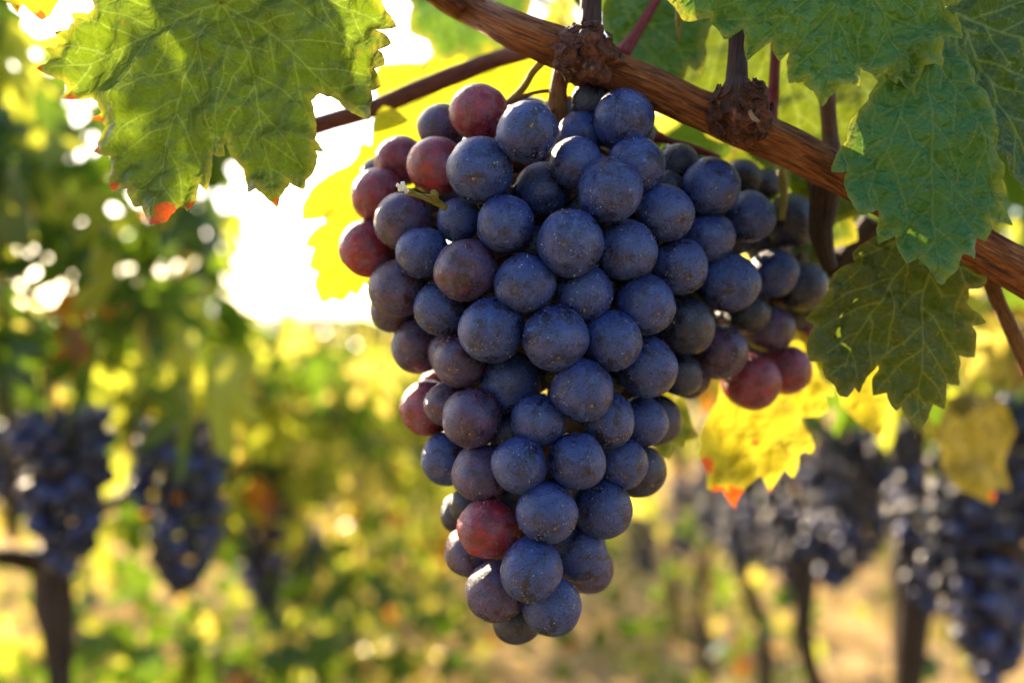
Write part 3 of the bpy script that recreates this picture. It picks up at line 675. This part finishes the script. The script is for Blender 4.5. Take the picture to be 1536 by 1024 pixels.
leaf('olive green vine leaf hanging in shade below the cane on the right', E, .362, (1411,330),
     [((1360,397),(1309,472),(1268,552)), ((1400,420),(1386,500),(1384,640)), ((1440,400),(1470,482)), ((1330,370),(1250,400))], LM_E, grid=2.3, tilt=(.0, .05), wave=.007, seed=14, vw=.8, relief=1.0)
Fy = sc([(165,600),(182,640),(163,690),(190,742),(213,790),(216,872),(258,886),(300,880),(330,932),(364,978),(382,920),(420,862),(465,808),(488,800),(510,842),(541,888),(566,850),(585,800),(604,765),(640,800),(672,817),(697,770),(700,702),(730,682),(776,697),(788,680),(772,620),(742,560),(722,510),(770,503),(822,500),(862,468),(850,420),(842,385),(886,395),(880,350),(822,300),(792,220),(760,130),(700,60),(600,40),(500,100),(400,150),(330,250),(260,330),(250,420),(200,520)], 1000, 480, 3.414)
leaf('bright yellow vine leaf with orange red tip behind the red grapes on the right', Fy, .435, (1190,520),
     [((1140,620),(1108,755)), ((1165,640),(1158,738)), ((1215,600),(1228,682)), ((1230,560),(1252,620)), ((1120,560),(1050,680))], LM_Y, grid=4.0, tilt=(.1, .15), wave=.010, blotch=[(1105,752,42),(1062,700,26),(1080,745,30),(1135,665,12),(1158,738,10)], seed=17)
I = sc([(885,395),(930,470),(980,522),(1040,570),(1075,587),(1096,560),(1110,482),(1122,430),(1157,420),(1160,378),(1112,380),(1140,330),(1180,200),(1100,120),(980,130),(900,200),(850,300)], 1000, 480, 3.414)
leaf('small yellow leaf tip peeking out below the olive green leaf on the right', I, .45, (1290,520), [((1310,640),), ((1335,600),)], LM_Y, grid=4.5, seed=19, wave=.006, blotch=[(1315,650,10)])
Gp = sc([(330,168),(300,205),(262,242),(205,280),(155,320),(95,400),(65,470),(63,525),(120,522),(180,515),(187,540),(130,582),(83,652),(130,668),(108,762),(150,790),(127,852),(165,942),(220,918),(270,932),(310,888),(347,902),(372,838),(420,870),(470,830),(540,760),(640,600),(700,400),(720,200),(660,60),(560,-20),(470,-60),(420,10),(400,130),(350,120)], 440, 180, 3.4115)
leaf('sunlit yellow green vine leaf just behind the left side of the bunch', Gp, .43, (625,225),
     [((560,300),(480,445)), ((540,260),(465,330)), ((590,340),(545,440)), ((560,205),(545,185))], LM_G, grid=3.8, tilt=(.1, -.05), wave=.008, seed=21)
H = sc([(480,480),(560,560),(700,640),(850,705),(945,752),(985,700),(1010,620),(1030,575),(1062,622),(1128,668),(1152,602),(1166,550),(1160,400),(1185,310),(1213,230),(1232,145),(1100,170),(1060,120),(1040,60),(1050,-60),(900,-200),(700,-260),(500,-200),(350,-60),(300,150),(350,300),(420,430)], 850, 0, 5.689)
leaf('folded green leaf with dry pale patch behind the cane between the two nodes', H, .395, (925,-10), [((1000,60),(1045,115)), ((960,60),(1015,130)), ((1010,10),(1065,25))], LM_C, grid=3.0, tilt=(-.25, .1), wave=.006, blotch=[], seed=23, relief=1.6)
Lg = [(995,575),(1010,600),(1022,590),(1040,640),(1047,655),(1030,662),(1028,672),(1012,668),(1002,690),(985,680),(975,640),(960,600)]
leaf('small dull green leaf edge behind the right flank of the bunch', Lg, .43, (985,590), [((1010,680),)], LM_E, grid=4, seed=25, wave=.003)
Mb = [(1000,-60),(1180,-80),(1340,-40),(1352,90),(1330,200),(1302,240),(1296,300),(1262,318),(1240,332),(1222,300),(1190,292),(1168,250),(1130,240),(1100,214),(1060,206),(1045,180),(1015,150),(990,60)]
leaf('broad shaded olive leaf hidden in part by the second node of the cane', Mb, .43, (1150,-40), [((1180,120),(1240,320)), ((1080,60),(1050,190)), ((1240,60),(1320,180))], LM_E, grid=4, seed=33, wave=.008)
Nb = [(585,-30),(640,-60),(760,-80),(800,-20),(790,40),(770,62),(765,92),(735,80),(712,100),(690,82),(655,88),(640,60),(612,48),(618,10)]
leaf('blurred dusty green leaf behind the upper left end of the thick cane', Nb, .50, (700,-50), [((715,95),), ((650,80),), ((770,70),)], LM_B, grid=5, seed=35, wave=.01)
Ob = [(575,175),(560,120),(570,95),(640,90),(720,60),(800,60),(860,100),(850,160),(800,190),(740,215),(690,190),(640,205),(590,235),(560,210),(570,200)]
leaf('blurred lime leaf behind the thin reddish cane and the top red grape', Ob, .52, (700,80), [((560,215),), ((740,210),), ((600,130),)], LM_G, grid=5, seed=37, wave=.012)
Jb = [(1405,600),(1440,590),(1500,600),(1520,650),(1505,690),(1515,735),(1490,730),(1485,755),(1462,742),(1440,735),(1420,712),(1415,680),(1400,660),(1392,625)]
leaf('out of focus brownish olive leaf hanging before the bunches at the right edge', Jb, .66, (1465,590), [((1480,750),), ((1420,700),)], LM_O, grid=6, seed=27, wave=.01, blotch=[(1495,745,24)])
Kb = [(-30,-40),(0,0),(20,8),(30,22),(38,10),(60,30),(75,22),(88,0),(80,-40),(30,-70)]
leaf('tip of a brown edged vine leaf poking into the top left corner', Kb, .37, (30,-50), [((58,28),)], LM_G, grid=4, seed=29, wave=.003, blotch=[(60,25,20),(28,15,12)])
Qa = [(x_-95, y_-75) for x_, y_ in [(200,-70),(240,-90),(340,-80),(400,-20),(420,50),(395,120),(372,150),(350,175),(320,150),(290,165),(262,150),(250,120),(245,70),(240,20),(215,-30)]]  # added leaf between the sun and the upper left leaf, blocks its light
leaf('green leaf added behind the large upper left leaf to shade its middle', Qa, .50, (290,-60), [((310,160),), ((110,40),), ((300,-10),)], LM_D, grid=6, seed=41, wave=.01)
Rb = [(730,-160),(800,-230),(900,-220),(1010,-240),(1080,-160),(1100,-60),(1060,-20),(1040,25),(1000,10),(965,40),(930,0),(880,30),(850,-20),(790,-15),(760,-70)]  # mostly out of view, added to keep the sun off the top right leaf
leaf('green leaf added overhead to shade the top right leaf, edge behind first node shoot', Rb, .45, (900,-200), [((960,40),), ((780,-30),), ((1050,10),)], LM_D, grid=6, seed=43, wave=.01)
Tb = [(1075,250),(1120,215),(1180,235),(1240,250),(1290,262),(1300,300),(1275,330),(1290,360),(1250,372),(1225,400),(1195,380),(1160,400),(1130,370),(1090,380),(1070,320)]  # added to block the sun from the olive leaf below the cane
leaf('dark olive leaf added between cane and bunch to shade the olive green leaf', Tb, .43, (1180,220), [((1195,390),), ((1270,360),), ((1100,370),)], LM_E, grid=5, seed=47, wave=.006)
# withered sheath hanging from above
V, Fc, T = tube_np(PX([(1022,-30,.372),(1019,0,.371),(1017,22,.370),(1018,28,.370),(1018,45,.371),(1019,68,.372)]), [R(q,.37) for q in (9,8,5,7,4,.8)], nseg=20, sub=6, ridge=.2, lump=.3, seed=31)
tag(mesh_np('dry_sheath', V, Fc, M_green, None, {'tc': T}, origin=P(1019, 0, .371)), 'small withered pale stem tip hanging in front of the folded green leaf', 'dry stem')

# ------------------------------------------------------------------ generic leaves for everything out of focus
def gen_leaf(seed, n=44):
    r = random.Random(seed); out = []
    lobes = [(-90, 1.0, 26), (-38, .88, 22), (-142, .88, 22), (18, .70, 24), (162, .70, 24)]
    for k in range(n):
        a = 90 - 360*(k+.5)/n; rr = .34
        for (c, L, w_) in lobes:
            dd = (a-c+180) % 360-180; rr = max(rr, L*math.exp(-(dd/w_)**2)*.98)
        rr *= (1.07 if k % 2 else .93)*r.uniform(.95, 1.05)
        out.append((rr*math.cos(math.radians(a)), rr*math.sin(math.radians(a))))
    return np.array(out)
SHAPES = []
for s_ in range(4):
    o_ = gen_leaf(s_)
    n = len(o_); V2 = np.concatenate([[[0, 0]], o_*.5, o_])
    z = -.25*np.hypot(V2[:, 0], V2[:, 1])**2 + .10*np.sin(V2[:, 0]*5+s_) - .12*np.abs(V2[:, 0])
    V3 = np.stack([V2[:, 0], V2[:, 1], z], 1); Ft = []
    for k in range(n):
        k2 = (k+1) % n; Ft += [(0, 1+k, 1+k2), (1+k, 1+n+k, 1+n+k2), (1+k, 1+n+k2, 1+k2)]
    SHAPES.append((V3, np.array(Ft)))
SH_FAR = []
for s_ in range(3):
    o_ = gen_leaf(s_+9, 14); V3 = np.concatenate([[[0, 0, 0]], np.concatenate([o_, -.2*np.hypot(o_[:, :1], o_[:, 1:])**2], 1)])
    SH_FAR.append((V3, np.array([(0, 1+k, 1+(k+1) % 14) for k in range(14)])))
def rotm(yaw, pitch, roll):
    cy, sy, cp, sp, cr, sr = math.cos(yaw), math.sin(yaw), math.cos(pitch), math.sin(pitch), math.cos(roll), math.sin(roll)
    Rz = np.array([[cy, -sy, 0], [sy, cy, 0], [0, 0, 1]]); Rx = np.array([[1, 0, 0], [0, cp, -sp], [0, sp, cp]]); Ry = np.array([[cr, 0, sr], [0, 1, 0], [-sr, 0, cr]])
    return Rz@Rx@Ry
def leaves_np(items, far=False):
    """items: (pos, size, yaw, pitch, roll, mat index)"""
    V, Fc, mi = [], [], []; o = 0
    for (p, s, yw, pt, rl, m) in items:
        sv, sf = (SH_FAR if far else SHAPES)[rnd.randrange(3 if far else 4)]
        V.append((sv*s)@rotm(yw, pt, rl).T+np.array(p)); Fc.append(sf+o); mi.append(np.full(len(sf), m)); o += len(sv)
    return np.concatenate(V), np.concatenate(Fc), np.concatenate(mi)
def pick(wts): 
    x = rnd.random()*sum(wts)
    for i, q in enumerate(wts):
        x -= q
        if x <= 0: return i
    return 0

# ------------------------------------------------------------------ ground and far land
gm = N('ground_soil'); go = gm.n('ShaderNodeTexCoord').outputs['Object']
c1 = gm.mix(gm.rng(gm.noise(go, 3, 6, .7), .35, .65), (.34, .22, .11), (.66, .46, .24))
c1 = gm.mix(gm.rng(gm.noise(go, .9, 5, .6), .54, .66), c1, (.24, .22, .04))
c1 = gm.mix(gm.rng(gm.noise(go, 30, 4, .7), .55, .75), c1, (.70, .52, .26))
gm.put(gm.b.inputs['Base Color'], c1); gm.b.inputs['Roughness'].default_value = .95; gm.b.inputs['Specular IOR Level'].default_value = 0
gm.t.links.new(gm.bump(gm.noise(go, 14, 6, .7), 1.0, .05), gm.b.inputs['Normal'])
nx = 90; gxx = np.sinh(np.linspace(-6, 6, nx))*2.2; gyy = np.concatenate([-np.geomspace(400, 3, 12), np.linspace(-2, 12, 90), np.geomspace(12.5, 450, 30)])
GX, GY = np.meshgrid(gxx, gyy); GX = GX.ravel(); GY = GY.ravel()
GZ = np.array([.035*noise.fractal(Vector((a*.9, b*.9, 0)), 1, 2, 4)*max(0, 1-abs(b)/60) for a, b in zip(GX, GY)])
ny = len(gyy); q = np.arange((ny-1)*nx).reshape(ny-1, nx)[:, :-1].ravel()
go_ = mesh_np('ground', np.stack([GX, GY, GZ], 1), np.stack([q, q+1, q+nx+1, q+nx], 1), gm.m); go_['kind'] = 'structure'
hm = simple('hill_grass', (.10, .13, .05), .95)
hv, hf = [], []
for i in range(61):
    a = math.radians(-75+150*i/60); h = 9+5*noise.noise(Vector((i*.13, 3, 0)))+2*noise.noise(Vector((i*.5, 8, 0)))
    for (rr_, z) in ((230, -1), (300, h*.7), (360, h), (400, -1)): hv.append((rr_*math.sin(a), rr_*math.cos(a), z))
for i in range(60):
    for j in range(3): hf.append((i*4+j, i*4+4+j, i*4+5+j, i*4+1+j))
ho = mesh_np('hills', hv, hf, hm); ho['kind'] = 'structure'

SLOPE = .035
# grass and dry weeds on the ground
gb = [bg_leaf_mat('grass_straw', (.50, .34, .12), (.75, .52, .16), .5, .6), bg_leaf_mat('grass_green', (.14, .20, .03), (.45, .50, .03), .5, .6)]
n = 26000
yy = 1.6+rg.random(n)**1.6*22; xx = SLOPE*yy + .1 + rg.normal(0, 1, n)*(1.1+yy*.28)
hh = rg.uniform(.02, .09, n)*(1+.7*(rg.random(n) < .1)); ang = rg.uniform(0, 6.28, n); wd = rg.uniform(.002, .005, n)*(1+yy*.12); ln = rg.normal(0, .5, (n, 2))
base3 = np.stack([xx, yy, np.full(n, -.01)], 1)
pA = base3+np.stack([np.cos(ang)*wd, np.sin(ang)*wd, 0*wd], 1); pB = base3-np.stack([np.cos(ang)*wd, np.sin(ang)*wd, 0*wd], 1)
pC = base3+np.stack([ln[:, 0]*hh, ln[:, 1]*hh, hh+.01], 1)
tag(mesh_np('grass', np.stack([pA, pB, pC], 1).reshape(-1, 3), np.arange(n*3).reshape(n, 3), gb, midx=(rg.random(n) < .2).astype(int), smooth=False),
    'short straw coloured grass and weeds between the vine rows', 'grass', kind='stuff')

it = []
for i in range(4200):
    y = 1.5+rnd.random()**1.5*14; side = rnd.choice((-.5, -.5, -.5, .44, -1.7, -1.1, 1.8, rnd.uniform(-3, 3)))
    x = SLOPE*y+side+rnd.gauss(0, .16)
    it.append(((x, y, abs(rnd.gauss(0, .16))*(1 if side < 0 else .7)+.02), rnd.uniform(.018, .045)*(1+y*.04), rnd.uniform(0, 6.28), rnd.gauss(.9, .6), rnd.gauss(0, .5), pick((2, 4, 4, .5))))
V, Fc, mi = leaves_np(it, True)
tag(mesh_np('ground_cover', V, Fc, BGM, midx=mi), 'low leafy weeds growing under the vine rows', 'weeds', kind='stuff')

def in_sun_path(x, y, z):              # gaps in the canopy where the low sun reaches the bunch
    k = y-.40
    x0 = x + math.tan(-SUN_AZ)*k; z0 = z - math.tan(SUN_EL)/math.cos(SUN_AZ)*k
    return -.15 < x0 < .19 and .84 < z0 < 1.10

# ------------------------------------------------------------------ vine rows
SL = .035
def row_x(Y, off): return SL*Y + off
def vine(Y, off, label, group, dens, top=1.45, bot=.84, wts=(5, 3, 1.2, .25), leafsize=.055, far=False, thick=.13, trunk_r=.022, length=1.0, shoots=True, trunk=True, mask=None, low=0):
    root = empty('grapevine', (row_x(Y, off), Y, 0), label, 'grapevine', group)
    it = []
    for i in range(dens):
        y = Y + rnd.uniform(-.5, .5)*length; z = bot+(top-bot)*rnd.random()**.85 + .05*noise.noise(Vector((y*3, off, 0)))
        x = row_x(y, off)+rnd.gauss(0, thick)
        if mask and not mask(x, y, z): continue
        if Y < 3 and in_sun_path(x, y, z) and rnd.random() < .9: continue
        side = 1 if x > row_x(y, off) else -1
        yaw = side*math.pi/2+rnd.gauss(0, .9) if rnd.random() < .6 else rnd.uniform(0, 6.28)
        it.append(((x, y, z), leafsize*rnd.uniform(.65, 1.25), yaw, math.pi/2+rnd.gauss(-.15, .45), rnd.gauss(0, .35), pick(wts)))
    if it:
        V, Fc, mi = leaves_np(it, far); mesh_np('foliage', V, Fc, BGM, root, midx=mi)
    if low:
        it = []
        for i in range(low):
            y = Y + rnd.uniform(-.5, .5)*length; x = row_x(y, off)+rnd.gauss(0, .2)
            it.append(((x, y, rnd.uniform(.05, .60 if Y < 2.5 else .85)), rnd.uniform(.02, .045)*(1.5 if far or Y < 1.3 else 1), rnd.uniform(0, 6.28), math.pi/2+rnd.gauss(-.3, .6), rnd.gauss(0, .5), pick((8, 2.5, 1.6, .6) if Y > 2.5 else (11, 1.5, 1.1, .3))))
        V, Fc, mi = leaves_np(it, True); mesh_np('low_foliage', V, Fc, BGM, root, midx=mi)
    x0 = row_x(Y, off); parts = []
    if trunk:
        j = rnd.choice((-1, 1))*rnd.uniform(.015, .045)
        V, Fc, T = tube_np([(x0+j, Y, -.05), (x0-j, Y+.02, .3), (x0+j*.6, Y-.02, .55), (x0, Y, .78)], [trunk_r*1.3, trunk_r*.9, trunk_r*.8, trunk_r*1.25], nseg=24, sub=10, ridge=.25, lump=.55, seed=rnd.random()*20)
        mesh_np('trunk', V, Fc, M_trunk, root, {'tc': T})
    for s in (-.5, .5):
        parts.append(tube_np([(x0, Y, .76), (row_x(Y+s*.4*length, off), Y+s*.4*length, .80), (row_x(Y+s*length, off), Y+s*length, .81)], [trunk_r*.9, trunk_r*.6, trunk_r*.4], nseg=12, sub=5, ridge=.12, seed=rnd.random()*9))
    if shoots:
        for k in range(6):
            y = Y+(k/5-.5)*length*.9; xx_ = row_x(y, off)
            parts.append(tube_np([(xx_, y, .80), (xx_+rnd.gauss(0, .04), y+rnd.gauss(0, .05), 1.05), (xx_+rnd.gauss(0, .07), y+rnd.gauss(0, .08), top-.05)], [.005, .004, .002], nseg=7, sub=4))
    V, Fc, T = join(parts); mesh_np('cane', V, Fc, M_trunk, root, {'tc': T})
    return root
def pxof(x, y, z): return 768+F*x/y, 512-F*(z-CAMZ)/y
def left_mask(x, y, z):                # keep clear the near space round the sharp bunch and the light gap
    if y < .84: return False
    if x > -.36 and z > .98: return False          # the alley side of the row is trimmed
    return True
ORD = ['nearest', 'second', 'third', 'fourth', 'fifth', 'sixth', 'seventh', 'eighth', 'ninth']
LY = [1.08, 1.8, 2.6, 3.5, 4.6, 6.0, 7.8]
for i, Y in enumerate(LY):
    ln_ = 1.0 if i < 3 else 1.3
    vine(Y, -.54 if i == 0 else -.49, '%s grapevine of the blurred row left of the bunch' % ORD[i], 'grapevines of the left row', 560 if i == 0 else (330 if i == 1 else 200),
         bot=.91 if i == 0 else (.72 if i == 1 else .50),
         leafsize=.062 if i < 3 else .085, far=i > 3, length=ln_*(.78 if i == 0 else 1), wts=(8, 2, .5, .3) if i < 1 else (3, 4, 2.5, .3), mask=left_mask, low=(800 if i < 2 else 260), top=1.44 if i == 0 else (1.03 if i == 1 else 1.01), trunk_r=.015)
RY = [1.15, 1.6, 2.1, 2.65, 3.3, 4.2, 5.6, 7.4]
for i, Y in enumerate(RY):
    vine(Y, .43, '%s grapevine of the blurred row right of the bunch' % ORD[i], 'grapevines of the right row', 190 if i < 4 else 150,
         leafsize=.062 if i < 4 else .085, far=i > 3, length=.6 if i < 4 else 1.3, wts=(6, 2, 1.0, .5), low=(25 if i < 2 else 70), bot=.93, top=1.40, trunk_r=.017)
for (Y, off, nm) in ((-.75, -.62, 'left'), (-.75, .60, 'right'), (-2.2, -.5, 'left'), (-2.2, .5, 'right')):
    vine(Y, off, '%s row grapevine %s the photographer' % (nm, 'just behind' if Y > -1 else 'farther behind'), 'grapevines behind the photographer', 420,
         leafsize=.085, far=True, length=1.4, wts=(8, 2, .8, .3), bot=.25, top=1.5, trunk_r=.02, shoots=False)
for side, off in ((-1, -1.7), (1, 1.8)):
    for i, Y in enumerate((2.6, 4.4, 6.6, 9.4, 13)):
        vine(Y, off, '%s grapevine of the far %s row beyond the nearer row' % (ORD[i], 'left' if side < 0 else 'right'), 'grapevines of the farther rows', 200,
             leafsize=.10, far=True, length=2.0+i*.4, top=1.10, bot=.55, low=(300 if side < 0 else 60), wts=(3, 3, 2.4, .4), trunk_r=.03, shoots=False, thick=.18)
for i, Y in enumerate((11, 15, 20, 27)):
    for off, nm in ((-.49, 'left'), (.45, 'right')):
        vine(Y, off, '%s distant grapevine at the far end of the %s row' % (ORD[i], nm), 'distant grapevines', 170, top=1.10, bot=.6, leafsize=.13, far=True, length=4, wts=(2, 4, 4, .3), shoots=False, trunk_r=.04, thick=.2)

# leaves of the same vine close behind the cane, some added overhead for shade
def cluster(label, boxes, wts, seed):
    root = empty('vine_shoot', P(*boxes[0][:2], boxes[0][4]), label, 'leafy shoot', 'leafy shoots behind the cane')
    it = []
    for (x0, y0, x1, y1, d0, d1, n, s) in boxes:
        for i in range(n):
            d = rnd.uniform(d0, d1); p = P(rnd.uniform(x0, x1), rnd.uniform(y0, y1), d)
            if in_sun_path(*p): continue
            it.append((tuple(p), s*rnd.uniform(.7, 1.15), rnd.gauss(0, .7), math.pi/2+rnd.gauss(-.1, .4), rnd.gauss(0, .4), pick(wts)))
    V, Fc, mi = leaves_np(it); mesh_np('foliage', V, Fc, BGM, root, midx=mi)
    b = boxes[0]; dm = (b[4]+b[5])/2
    V, Fc, T = tube_np(PX([(b[0], b[1]-60, dm), ((b[0]+b[2])/2, b[1]-20, dm), (b[2], (b[1]+b[3])/2, dm)]), [.003, .003, .002], nseg=10)
    mesh_np('stem', V, Fc, M_petb, root, {'tc': T})
cluster('leafy shoot out of focus behind the thick cane above the bunch', [(600,-60,860,150,.62,.95,20,.045),(480,60,640,200,.8,1.1,5,.04)], (2, 4, 2, 0), 1)
cluster('leafy shoot out of focus behind the red petiole and folded leaf', [(880,-60,1120,200,.50,.75,12,.05)], (3, 4, 1.5, 0), 2)
cluster('shaded leafy shoot behind the two top right leaves, with unseen leaves added above for shade', [(1150,20,1560,300,.47,.70,20,.05),(1000,-380,1500,-60,.45,.62,22,.05)], (5, 1.5, .3, 0), 3)  # second box: leaves out of view, added to shade the top right leaf
cluster('yellowing leafy shoot behind the olive leaf at the right edge', [(1180,420,1560,600,.60,.95,15,.04)], (2, 3, 3, .5), 4)

# ------------------------------------------------------------------ bunches of the rows behind
def make_bunch(seed, L, Wd):
    r = random.Random(seed); root = bpy.data.objects.new('grape_bunch', None); C.objects.link(root); pl = []
    rad = .0104
    for t in range(5000):
        z = -r.random(); hw = Wd/2*math.sqrt(max(0.02, 1-(abs(z+.28)/.74)**2)) - rad
        a = r.uniform(0, 6.28); hw = max(hw*(1+.55*noise.noise(Vector((math.cos(a)*1.2+seed, math.sin(a)*1.2, z*4)))), .003)*r.choice((1, 1, .72))
        p = Vector((math.cos(a)*hw, math.sin(a)*hw, z*L))
        if all((p-q).length > rad*1.5 for q in pl): pl.append(p)
        if len(pl) > 98: break
    for p in pl:
        o = bpy.data.objects.new('grape', r.choice(GL)); C.objects.link(o); o.parent = root; o.location = p
        s = rad*r.uniform(.9, 1.1); o.scale = (s, s, s); o.rotation_euler = (r.uniform(0, 6), r.uniform(0, 6), 0)
    V, Fc, T = tube_np([(0, 0, .05), (.004, 0, .0), (0, 0, -L*.9)], [.003, .003, .0015], nseg=8)
    me = bpy.data.meshes.new('stalk'); me.from_pydata(V, [], Fc); me.materials.append(M_ped); s = bpy.data.objects.new('stalk', me); C.objects.link(s); s.parent = root
    return root
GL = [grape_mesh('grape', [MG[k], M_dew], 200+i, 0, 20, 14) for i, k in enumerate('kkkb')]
protos = [make_bunch(3, .20, .105), make_bunch(5, .17, .095), make_bunch(8, .23, .12)]
used = set()
def put_bunch(px, py_top, py_bot, d, label):
    hgt = (py_bot-py_top)/F*d; k = min(range(3), key=lambda i: abs((.20, .17, .23)[i]-hgt)+(0 if i not in used else .02))
    src = protos[k]
    if k in used:
        r = src.copy(); C.objects.link(r)
        for ch in src.children:
            c = ch.copy(); C.objects.link(c); c.parent = r
    else: r = src; used.add(k)
    s = hgt/(.20, .17, .23)[k]; s = max(.75, min(1.25, s))
    r.location = P(px, py_top, d); r.rotation_euler = (rnd.gauss(0, .05), rnd.gauss(0, .05), rnd.uniform(0, 6.28)); r.scale = (s, s, s)
    tag(r, label, 'grape bunch', 'blurred grape bunches of the rows behind')
BU = [(90,625,870,1.0,'blurred dark grape bunch hanging nearest the left edge of the photo'),
 (280,630,890,1.12,'blurred dark grape bunch right beside the one nearest the left edge'),
 (18,640,770,1.35,'small blurred dark grape bunch cut off by the left edge'),
 (400,740,910,1.75,'blurred grape bunch of the left row, third from the left edge'),
 (460,800,910,2.2,'small far blurred grape bunch halfway along the left row'),
 (555,825,890,3.0,'tiny blurred grape bunch of the left row nearest the big bunch'),
 (1385,590,905,1.1,'long blurred grape bunch with sunlit grapes left of the brownish olive leaf'),
 (1465,730,985,0.97,'lowest blurred grape bunch hanging near the right edge'),
 (1525,600,800,0.9,'blurred dark grape bunch cut off by the right edge'),
 (1290,640,850,1.33,'blurred dark grape bunch hanging below the olive green leaf'),
 (1205,660,880,1.6,'blurred grape bunch with pink lit grapes below the yellow leaf'),
 (1150,700,860,1.85,'blurred grape bunch just right of the yellow leaf orange tip'),
 (1080,690,820,2.2,'blurred grape bunch directly below the orange tip of the yellow leaf'),
 (1030,720,840,2.7,'small far blurred grape bunch left of the orange tipped leaf'),
 (1445,600,760,1.2,'blurred dark grape bunch tucked behind the brownish olive leaf'),
 (1345,640,800,1.5,'blurred dark grape bunch directly below the pointed tip of the olive leaf'),
 (1245,700,880,1.45,'blurred dark grape bunch between those below the yellow and the olive leaf'),
 (1110,750,860,2.0,'lower small blurred grape bunch under the orange tip, beside a thin trunk'),
 (1505,840,1010,1.0,'blurred grape bunch cut by the right edge, nearest the bottom corner'),
 (965,770,860,3.6,'faint far grape bunch beside the lower right flank of the big bunch')]
for b in BU: put_bunch(*b)
for i, p_ in enumerate(protos):
    if i not in used:
        for ch in list(p_.children): bpy.data.objects.remove(ch)
        bpy.data.objects.remove(p_)
